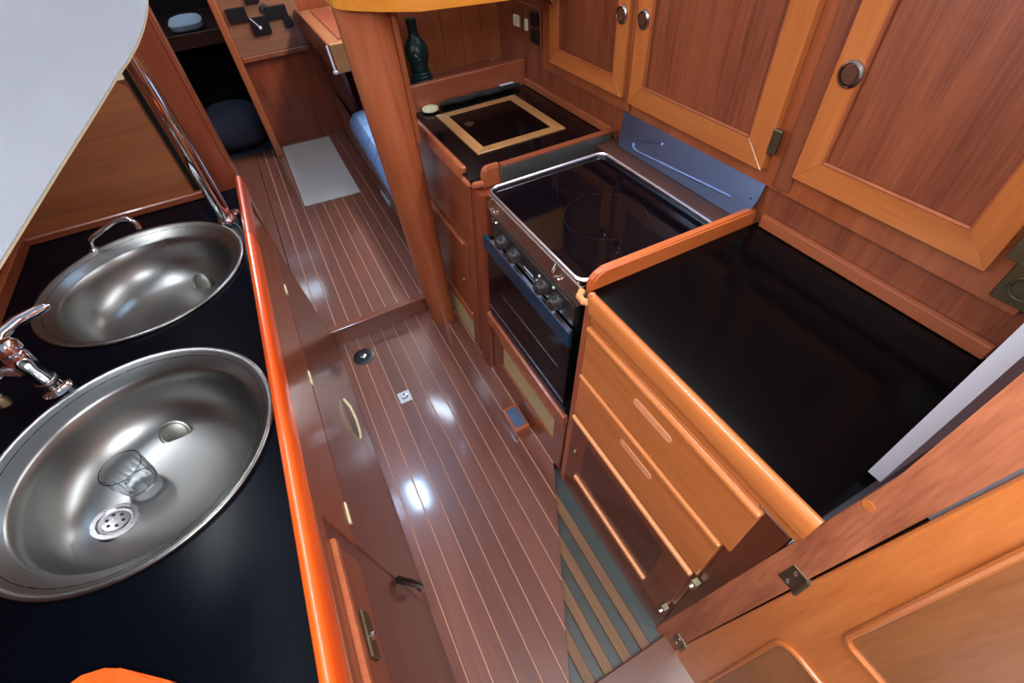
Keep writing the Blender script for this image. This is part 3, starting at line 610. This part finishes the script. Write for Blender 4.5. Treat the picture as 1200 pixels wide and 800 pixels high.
# worktop with two round holes
SK = ((-.507, 1.430), (-.507, .792)); SR = .275
bm = NB(); edges = []
def loop(pts):
    vs = [bm.verts.new((a, b, WT)) for a, b in pts]
    return [bm.edges.new((vs[i], vs[(i + 1) % len(vs)])) for i in range(len(vs))]
outer = [(-.868, -.28), (-.246, -.28), (-.240, .3), (-.2165, 1.84), (-.868, 1.84)]
edges += loop(outer)
for cx, cy in SK: edges += loop([(cx + (SR - .022) * math.cos(2 * math.pi * k / 48), cy + (SR - .022) * math.sin(2 * math.pi * k / 48)) for k in range(48)])
bmesh.ops.triangle_fill(bm, edges=edges, use_beauty=True)
ret = bmesh.ops.extrude_face_region(bm, geom=list(bm.faces))
bmesh.ops.translate(bm, verts=[v for v in ret['geom'] if isinstance(v, bmesh.types.BMVert)], vec=(0, 0, -.03))
t = thing('sink_worktop', 'blue-black worktop with orange fiddle holding the two sinks', 'worktop', (-.5, .9, .89))
obj('top_board', bm, 'black_l', t)
def fq(y0, y1, xa, xb):  # front fiddle, slightly splayed
    sec = [(-.004, .882), (.020, .882), (.020, .932), (.016, .942), (.008, .946), (0, .942), (-.004, .932)]
    b = NB(); r0 = [b.verts.new((xa + a, y0, z)) for a, z in sec]; r1 = [b.verts.new((xb + a, y1, z)) for a, z in sec]; n = len(sec)
    b.faces.new(r0[::-1]); b.faces.new(r1)
    for i in range(n): b.faces.new((r0[i], r0[(i + 1) % n], r1[(i + 1) % n], r1[i]))
    return b
obj('fiddle', fq(-.28, 1.46, -.247, -.219), 'orange_y', t, 'varnished fiddle, orange as if in daylight', True, 50)
obj('fiddle', fq(1.462, 1.875, -.219, -.2125), wood('unlit_fiddle_teak', (150, 50, 22), (186, 72, 34), 'y'), t, 'redder end of the fiddle, out of the daylight', True, 50)  # redder copy paints the fiddle's end as less lit
obj('side_upstand', B(-.871, -.850, -.28, 1.825, WT, .955, bev=.003), 'mahog_y', t)
ra = [(-.80, .20), (-.80, .30)] + [(-.62, .365), (-.575, .385), (-.545, .392), (-.515, .386), (-.49, .372), (-.43, .325), (-.40, .29), (-.39, .20)]
obj('corner_fiddle', prism(NB(), [(a, b, WT) for a, b in ra], (0, 0, .025), bev=.006, seg=2), 'orange_y', t, 'rounded orange teak corner piece')
obj('end_socket', lathe(NB(), [(.020, 0), (.018, .004), (.010, .006), (0, .006)], (-.245, 1.66, WT), seg=14), 'chrome', t)

# sinks
def sink(name, c, label, drain, over):
    t = thing(name, label, 'sink', (c[0], c[1], WT - .17), 'round steel sinks in the worktop')
    prof = [(.274, .0005), (.275, .005), (.2725, .0085), (.268, .009), (.262, .006), (.232, -.016), (.226, -.022), (.222, -.05), (.212, -.085), (.19, -.122), (.155, -.145), (.10, -.156), (.05, -.159), (0, -.160)]
    bm = lathe(NB(), prof, (c[0], c[1], WT), seg=64)
    prof2 = [(.232, -.024), (.226, -.052), (.216, -.088), (.194, -.126), (.158, -.149), (.10, -.160), (0, -.164)]
    lathe(bm, prof2, (c[0], c[1], WT), seg=48)
    bmesh.ops.recalc_face_normals(bm, faces=bm.faces)
    b = obj('bowl', bm, 'sink', t, smooth=True, angle=60)
    def depth(r):
        for (r0, z0), (r1, z1) in zip(prof[5:], prof[6:]):
            if r1 <= r <= r0: return WT + z0 + (z1 - z0) * (r0 - r) / (r0 - r1)
        return WT - .16
    if drain:
        z = depth(math.hypot(drain[0] - c[0], drain[1] - c[1])) + .001
        n = Vector((c[0] - drain[0], c[1] - drain[1], .45)).normalized() if math.hypot(drain[0] - c[0], drain[1] - c[1]) > .12 else Vector((0, 0, 1))
        d = obj('drain', lathe(NB(), [(.044, 0), (.043, .004), (.034, .004), (.031, .001), (.026, .0008), (.024, .004), (.014, .005), (0, .005)], (drain[0], drain[1], z), n, 28), 'steel', t, 'round drain with strainer', True)
        u = n.orthogonal().normalized(); v = n.cross(u)
        for k in range(6):
            p = Vector((drain[0], drain[1], z)) + n * .0052 + (u * math.cos(k * 1.047) + v * math.sin(k * 1.047)) * .015
            obj('strainer_hole', lathe(NB(), [(.0035, 0), (.0035, .0006), (0, .0006)], p, n, 8), 'dark', d)
    ox, oy = over; dx, dy = ox - c[0], oy - c[1]; r = math.hypot(dx, dy); z = depth(r)
    n = Vector((-dx / r, -dy / r, .55)).normalized()
    o = obj('overflow', lathe(NB(), [(.034, -.002), (.034, .003), (.030, .005), (.027, .003), (.024, .005), (0, .006)], Vector((ox, oy, z)) + n * .011, n, 24), 'steel_r', t, 'round overflow rosette', True)
    return t, depth
sink('sink', SK[0], 'round brushed steel sink below the thin bent spout by the bulkhead', None, (-.416, 1.545))
s2, dep = sink('sink', SK[1], 'round brushed steel sink with a clear tumbler and strainer drain in it', (-.630, .764), (-.506, .945))
# clear ribbed tumbler in the near sink
t = thing('tumbler', 'clear ribbed plastic tumbler standing in the near sink bowl', 'tumbler', (-.578, .832, .773))
bm = NB(); n = 36; rows = []
for r, h, rib in ((.0, .002, 0), (.030, .0, 0), (.034, .004, .0), (.036, .02, .0016), (.039, .05, .0016), (.041, .066, 0), (.042, .074, 0), (.040, .074, 0), (.037, .05, 0), (.033, .012, 0), (0, .010, 0)):
    rows.append((r, h, rib))
rings = []
for r, h, rib in rows:
    if r == 0: rings.append([bm.verts.new((-.578, .832, .773 + h))])
    else: rings.append([bm.verts.new((-.578 + (r + rib * (1 if k % 2 else -1)) * math.cos(2 * math.pi * k / n), .832 + (r + rib * (1 if k % 2 else -1)) * math.sin(2 * math.pi * k / n), .775 + h)) for k in range(n)])
for a, b in zip(rings, rings[1:]):
    for k in range(n):
        k2 = (k + 1) % n
        if len(a) == 1: bm.faces.new((a[0], b[k2], b[k]))
        elif len(b) == 1: bm.faces.new((a[k], a[k2], b[0]))
        else: bm.faces.new((a[k], a[k2], b[k2], b[k]))
obj('cup', bm, 'clear', t, smooth=True)

# taps
t = thing('spout', 'thin bent chrome spout over the sink by the bulkhead', 'tap', (-.652, 1.668, WT))
obj('base', lathe(NB(), [(.016, 0), (.016, .006), (.010, .012), (.0075, .014)], (-.652, 1.668, WT), seg=16), 'chrome', t, smooth=True)
obj('pipe', tube(NB(), [(-.652, 1.668, WT + .008), (-.648, 1.664, WT + .025), (-.638, 1.655, WT + .042), (-.625, 1.648, WT + .053), (-.565, 1.642, WT + .078), (-.540, 1.641, WT + .086), (-.522, 1.632, WT + .090), (-.503, 1.620, WT + .089), (-.492, 1.610, WT + .078), (-.491, 1.607, WT + .058)], .0075, 12), 'chrome', t, smooth=True)
t = thing('mixer_tap', 'chrome mixer tap with long lever at the rim of the near sink', 'tap', (-.672, 1.062, WT))
bx, by = -.672, 1.062
obj('base', lathe(NB(), [(.030, 0), (.030, .006), (.022, .012), (.0185, .020), (.018, .080), (.021, .090), (.022, .118), (.019, .126)], (bx, by, WT), seg=28, cap1=True), 'chrome', t, smooth=True)
obj('collar', lathe(NB(), [(.0195, .030), (.0215, .033), (.0215, .040), (.0195, .043)], (bx, by, WT), seg=28), 'steel', t, smooth=True)
obj('head', lathe(NB(), [(.020, 0), (.025, .006), (.026, .020), (.020, .032), (0, .036)], (bx - .002, by + .004, WT + .122), (-.1, .2, 1), 28, cap0=True), 'chrome', t, smooth=True)
obj('lever', tube(NB(), [(bx - .022, by + .012, WT + .138), (bx - .018, by + .050, WT + .144), (bx + .004, by + .090, WT + .142), (bx + .034, by + .110, WT + .140), (bx + .052, by + .118, WT + .139), (bx + .060, by + .121, WT + .138)], .010, 12, radii=[.013, .0135, .013, .012, .010, .004]), 'chrome', t, smooth=True)
obj('neck', tube(NB(), [(bx - .010, by - .004, WT + .078), (bx - .040, by + .004, WT + .088), (bx - .062, by - .004, WT + .084), (bx - .070, by - .024, WT + .070), (bx - .070, by - .034, WT + .052)], .010, 12, radii=[.013, .012, .011, .010, .010]), 'chrome', t, smooth=True)
obj('aerator', lathe(NB(), [(.012, 0), (.014, .006), (.014, .020), (.011, .024), (0, .024)], (bx - .070, by - .034, WT + .058), (0, -.3, -1), 18), 'brass', t, 'brass nozzle', True)

# steel pole
t = thing('grab_pole', 'polished steel grab pole rising from the sink worktop', 'pole', (-.268, 1.605, WT))
obj('tube', tube(NB(), [(-.266, 1.618, WT), (-.266, 1.618, CEIL - .005)], .022, 24), 'chrome', t, smooth=True)
obj('base_flange', lathe(NB(), [(.030, 0), (.030, .006), (.026, .012), (.0225, .022)], (-.266, 1.618, WT), seg=20), 'chrome', t, smooth=True)

# white moulded liner overhead on the port side
bm = NB(); rows = []
path = [(-.53, -.30, 1.30), (-.50, .35, 1.315), (-.459, .671, 1.33), (-.416, .803, 1.35), (-.341, .992, 1.39), (-.284, 1.123, 1.42), (-.245, 1.233, 1.44), (-.216, 1.286, 1.455), (-.193, 1.324, 1.47), (-.175, 1.372, 1.485), (-.161, 1.423, 1.5), (-.152, 1.466, 1.515), (-.148, 1.56, 1.53)]
sec = [(-.004, -.006), (0.0, 0.0), (-.014, .016), (-.045, .052), (-.09, .104), (-.16, .182), (-.26, .29), (-.37, .40), (-.50, .52)]
for ex, ey, ez in path: rows.append([bm.verts.new((max(ex + a, -.871 + .002 * k), ey, min(ez + z, 1.80 + .01 * k))) for k, (a, z) in enumerate(sec)])
for a, b in zip(rows, rows[1:]):
    for k in range(len(sec) - 1): bm.faces.new((a[k], a[k + 1], b[k + 1], b[k]))
ret = bmesh.ops.solidify(bm, geom=list(bm.faces), thickness=.012)
t = thing('side_liner', 'smooth white moulded liner bulging out over the sinks', 'liner', (-.5, .8, 1.33))
obj('moulding', bm, 'white', t, smooth=True, angle=60)
lip = [(ex - .002, ey, ez - .005) for ex, ey, ez in path]
obj('edge_trim', tube(NB(), lip, .0022, 6), 'lip', t, 'cream edge trim', True)

# ================================================================== FORWARD SALOON
tag(obj('floor_mat', hexa(NB(), [(-.055, 3.19, ZU), (.325, 3.16, ZU), (.335, 4.24, ZU), (-.045, 4.26, ZU), (-.055, 3.19, ZU + .008), (.325, 3.16, ZU + .008), (.335, 4.24, ZU + .008), (-.045, 4.26, ZU + .008)], .002), 'mat'), 'pale grey woven mat on the forward sole', 'mat')
t = thing('instrument_panel', 'wooden instrument panel with black gauges on the forward bulkhead', 'panel', (.2, 4.28, .76))
obj('board', B(-.058, .43, 4.272, 4.299, .76, 1.35), wood('instrument_board_teak', (108, 70, 50), (138, 94, 70), 'x'), t)
def inst(cx, cz, w_, h_, m='black_inst', out=.02): return obj('instrument', B(cx - w_ / 2, cx + w_ / 2, 4.272 - out, 4.2725, cz - h_ / 2, cz + h_ / 2, bev=.004), m, t)
inst(.030, 1.005, .125, .085); b = inst(.150, .925, .120, .105); inst(.285, .985, .14, .075); inst(.340, .920, .055, .065); inst(.16, 1.10, .09, .09)
obj('dial', lathe(NB(), [(.03, 0), (.03, .01), (.024, .012), (0, .011)], (.215, 4.272, 1.015), (0, -1, 0), 20), 'knobblk', t, 'round grey dial', True)
lv = obj('lever', tube(NB(), [(.142, 4.25, .915), (.10, 4.19, .985)], .004, 8), 'whitestrip', t, 'white lever', True)
obj('lever_ball', lathe(NB(), [(0, -.012), (.009, -.008), (.012, 0), (.009, .008), (0, .012)], (.142, 4.25, .915), (0, -1, 0), 12), 'whitestrip', lv, None, True)
# chart locker hanging over the settee
t = thing('side_locker', 'pale wooden locker box above the settee with a white rail', 'locker', (.7, 3.7, .84))
obj('box', B(.420, .95, 3.16, 4.26, .845, .965, bev=.006, seg=2), wood('side_locker_teak', (118, 74, 44), (150, 100, 62), 'y'), t)
obj('front_board', B(.420, .95, 3.142, 3.16, .835, .985, bev=.004), wood('side_locker_front', (168, 116, 66), (196, 142, 88), 'x'), t, 'pale front board')
obj('side_rail', B(.405, .420, 3.142, 4.26, .835, .990, bev=.004), 'mahog_y', t)
obj('tray', B(.50, .62, 3.3, 4.2, .965, .972), 'mahog_y', t)
obj('white_rail', tube(NB(), [(.402, 3.14, .985), (.402, 3.10, .86)], .006, 8), 'whitestrip', t, 'short white rail', True)
obj('rail_foot', lathe(NB(), [(.014, 0), (.014, .012), (0, .013)], (.402, 3.10, .852), seg=12), 'whitestrip', t)
# settee
t = thing('settee', 'mahogany settee base along the starboard side of the saloon', 'settee', (.7, 3.2, ZU))
obj('front_board', hexa(NB(), [(.450, 2.10, ZU + .001), (.475, 2.10, ZU + .001), (.505, 4.29, ZU + .001), (.480, 4.29, ZU + .001), (.395, 2.10, .40), (.42, 2.10, .40), (.50, 4.29, .40), (.475, 4.29, .40)]), 'mahog_y', t)
obj('top_lip', hexa(NB(), [(.388, 2.10, .40), (.425, 2.10, .40), (.505, 4.29, .40), (.468, 4.29, .40), (.388, 2.10, .425), (.425, 2.10, .425), (.505, 4.29, .425), (.468, 4.29, .425)], .005), 'mahog_y', t)
obj('seat_board', B(.50, .98, 2.37, 4.26, .36, .424), 'mahog_y', t)
obj('skid', B(.440, .456, 2.86, 3.05, ZU + .001, ZU + .028, bev=.003), 'whitestrip', t, 'pale strip at the foot')
obj('back_board', hexa(NB(), [(.50, 3.40, .426), (.52, 3.40, .426), (.52, 4.26, .426), (.50, 4.26, .426), (.47, 3.40, .83), (.49, 3.40, .83), (.49, 4.26, .83), (.47, 4.26, .83)]), 'dark_panel', t)
bm = NB(); rows = []
prof = [(.408, .428), (.385, .46), (.388, .52), (.425, .572), (.52, .59), (.90, .59), (.93, .57), (.93, .428)]
for y, q in ((2.30, .86), (2.34, .97), (2.6, 1), (3.05, 1), (3.26, .97), (3.34, .78)):
    off = (y - 2.38) * .036
    rows.append([bm.verts.new((px + off, y, .428 + (pz - .428) * q)) for px, pz in prof])
for a, b in zip(rows, rows[1:]):
    for k in range(len(prof)): bm.faces.new((a[k], a[(k + 1) % len(prof)], b[(k + 1) % len(prof)], b[k]))
bm.faces.new(rows[0][::-1]); bm.faces.new(rows[-1])
t = thing('seat_cushion', 'light blue seat cushion on the settee', 'cushion', (.68, 2.8, .425))
obj('cover', bm, 'blue', t, smooth=True)
for y in (2.62, 2.82, 3.02):
    off = (y - 2.38) * .036
    obj('seam', tube(NB(), [(px + off - (.002 if px < .5 else 0), y, pz + .001) for px, pz in prof[1:6]], .003, 6), 'blue', t, smooth=True)
# forward cabin: berth shelf, pillow, dark duvet
t = thing('berth', 'wooden berth shelf inside the dark forward cabin', 'berth', (-.42, 5.2, .80))
obj('shelf', B(-.758, -.075, 4.82, 5.88, .80, .84), 'dark_panel', t)
obj('front_board', B(-.758, -.075, 4.795, 4.82, .765, .862, bev=.004), wood('berth_front', (74, 44, 36), (98, 62, 50), 'x'), t)
def cushion(cx, cy, z, a, b, h, n=20):
    bm = NB(); rows = []
    for i in range(7):
        u = -1 + i / 3; rows.append((u, h * .5 * (1 + u)))
    rings = []
    for u, z_ in rows:
        s = (1 - abs(u) ** 3) ** .4 if abs(u) < 1 else .5
        s = max(s, .5); rings.append([bm.verts.new((cx + a * s * math.copysign(abs(math.cos(2 * math.pi * k / n)) ** .6, math.cos(2 * math.pi * k / n)), cy + b * s * math.copysign(abs(math.sin(2 * math.pi * k / n)) ** .6, math.sin(2 * math.pi * k / n)), z + z_)) for k in range(n)])
    for p, q in zip(rings, rings[1:]):
        for k in range(n): bm.faces.new((p[k], p[(k + 1) % n], q[(k + 1) % n], q[k]))
    bm.faces.new(rings[0][::-1]); bm.faces.new(rings[-1]); return bm
tag(obj('pillow', cushion(-.345, 5.05, .842, .125, .19, .09), 'pillow', smooth=True), 'white pillow lying on the berth shelf in the dark cabin', 'pillow')
tag(obj('duvet_bag', cushion(-.33, 4.58, ZU, .23, .28, .30), 'navy', smooth=True), 'dark navy bundled bedding on the cabin sole', 'bedding')

# ================================================================== deckhead hatches, added fill windows
for nm, x0, x1, y0, y1, lb in (('galley_hatch', -.24, -.06, 1.87, 2.17, 'small hatch frame over the galley step'), ('saloon_hatch', .27, .47, 2.50, 3.0, 'narrow hatch frame over the saloon'), ('companionway_hatch', -.46, .58, -.72, .12, 'companionway hatch frame above the galley')):
    t = thing(nm, lb, 'hatch', ((x0 + x1) / 2, (y0 + y1) / 2, CEIL - .02))
    w_ = .018
    for q in ((x0, x1, y0, y0 + w_), (x0, x1, y1 - w_, y1), (x0, x0 + w_, y0 + w_, y1 - w_), (x1 - w_, x1, y0 + w_, y1 - w_)):
        obj('frame', B(q[0], q[1], q[2], q[3], CEIL - .02, CEIL + .05), 'mahog_x', t)

for nm, x, y0, y1, lb in (('fill_window_1', -.868, .38, 1.72, 'unseen port window added for fill light'), ('fill_window_2', 1.094, .38, 1.92, 'unseen starboard window added for fill light')):  # unseen windows added to go with the side fill lights
    sg = 1 if x < 0 else -1
    o = struct(obj(nm, B(min(x, x + sg * .006), max(x, x + sg * .006), y0, y1, 1.84, 2.02), plain(nm + '_pane', (150, 190, 235), .1)), lb)
    for q in ((y0 - .02, y1 + .02, 1.82, 1.84), (y0 - .02, y1 + .02, 2.02, 2.04), (y0 - .02, y0, 1.84, 2.02), (y1, y1 + .02, 1.84, 2.02)):
        obj('fill_window_frame', B(min(x, x + sg * .012), max(x, x + sg * .012), *q), 'brass', o)
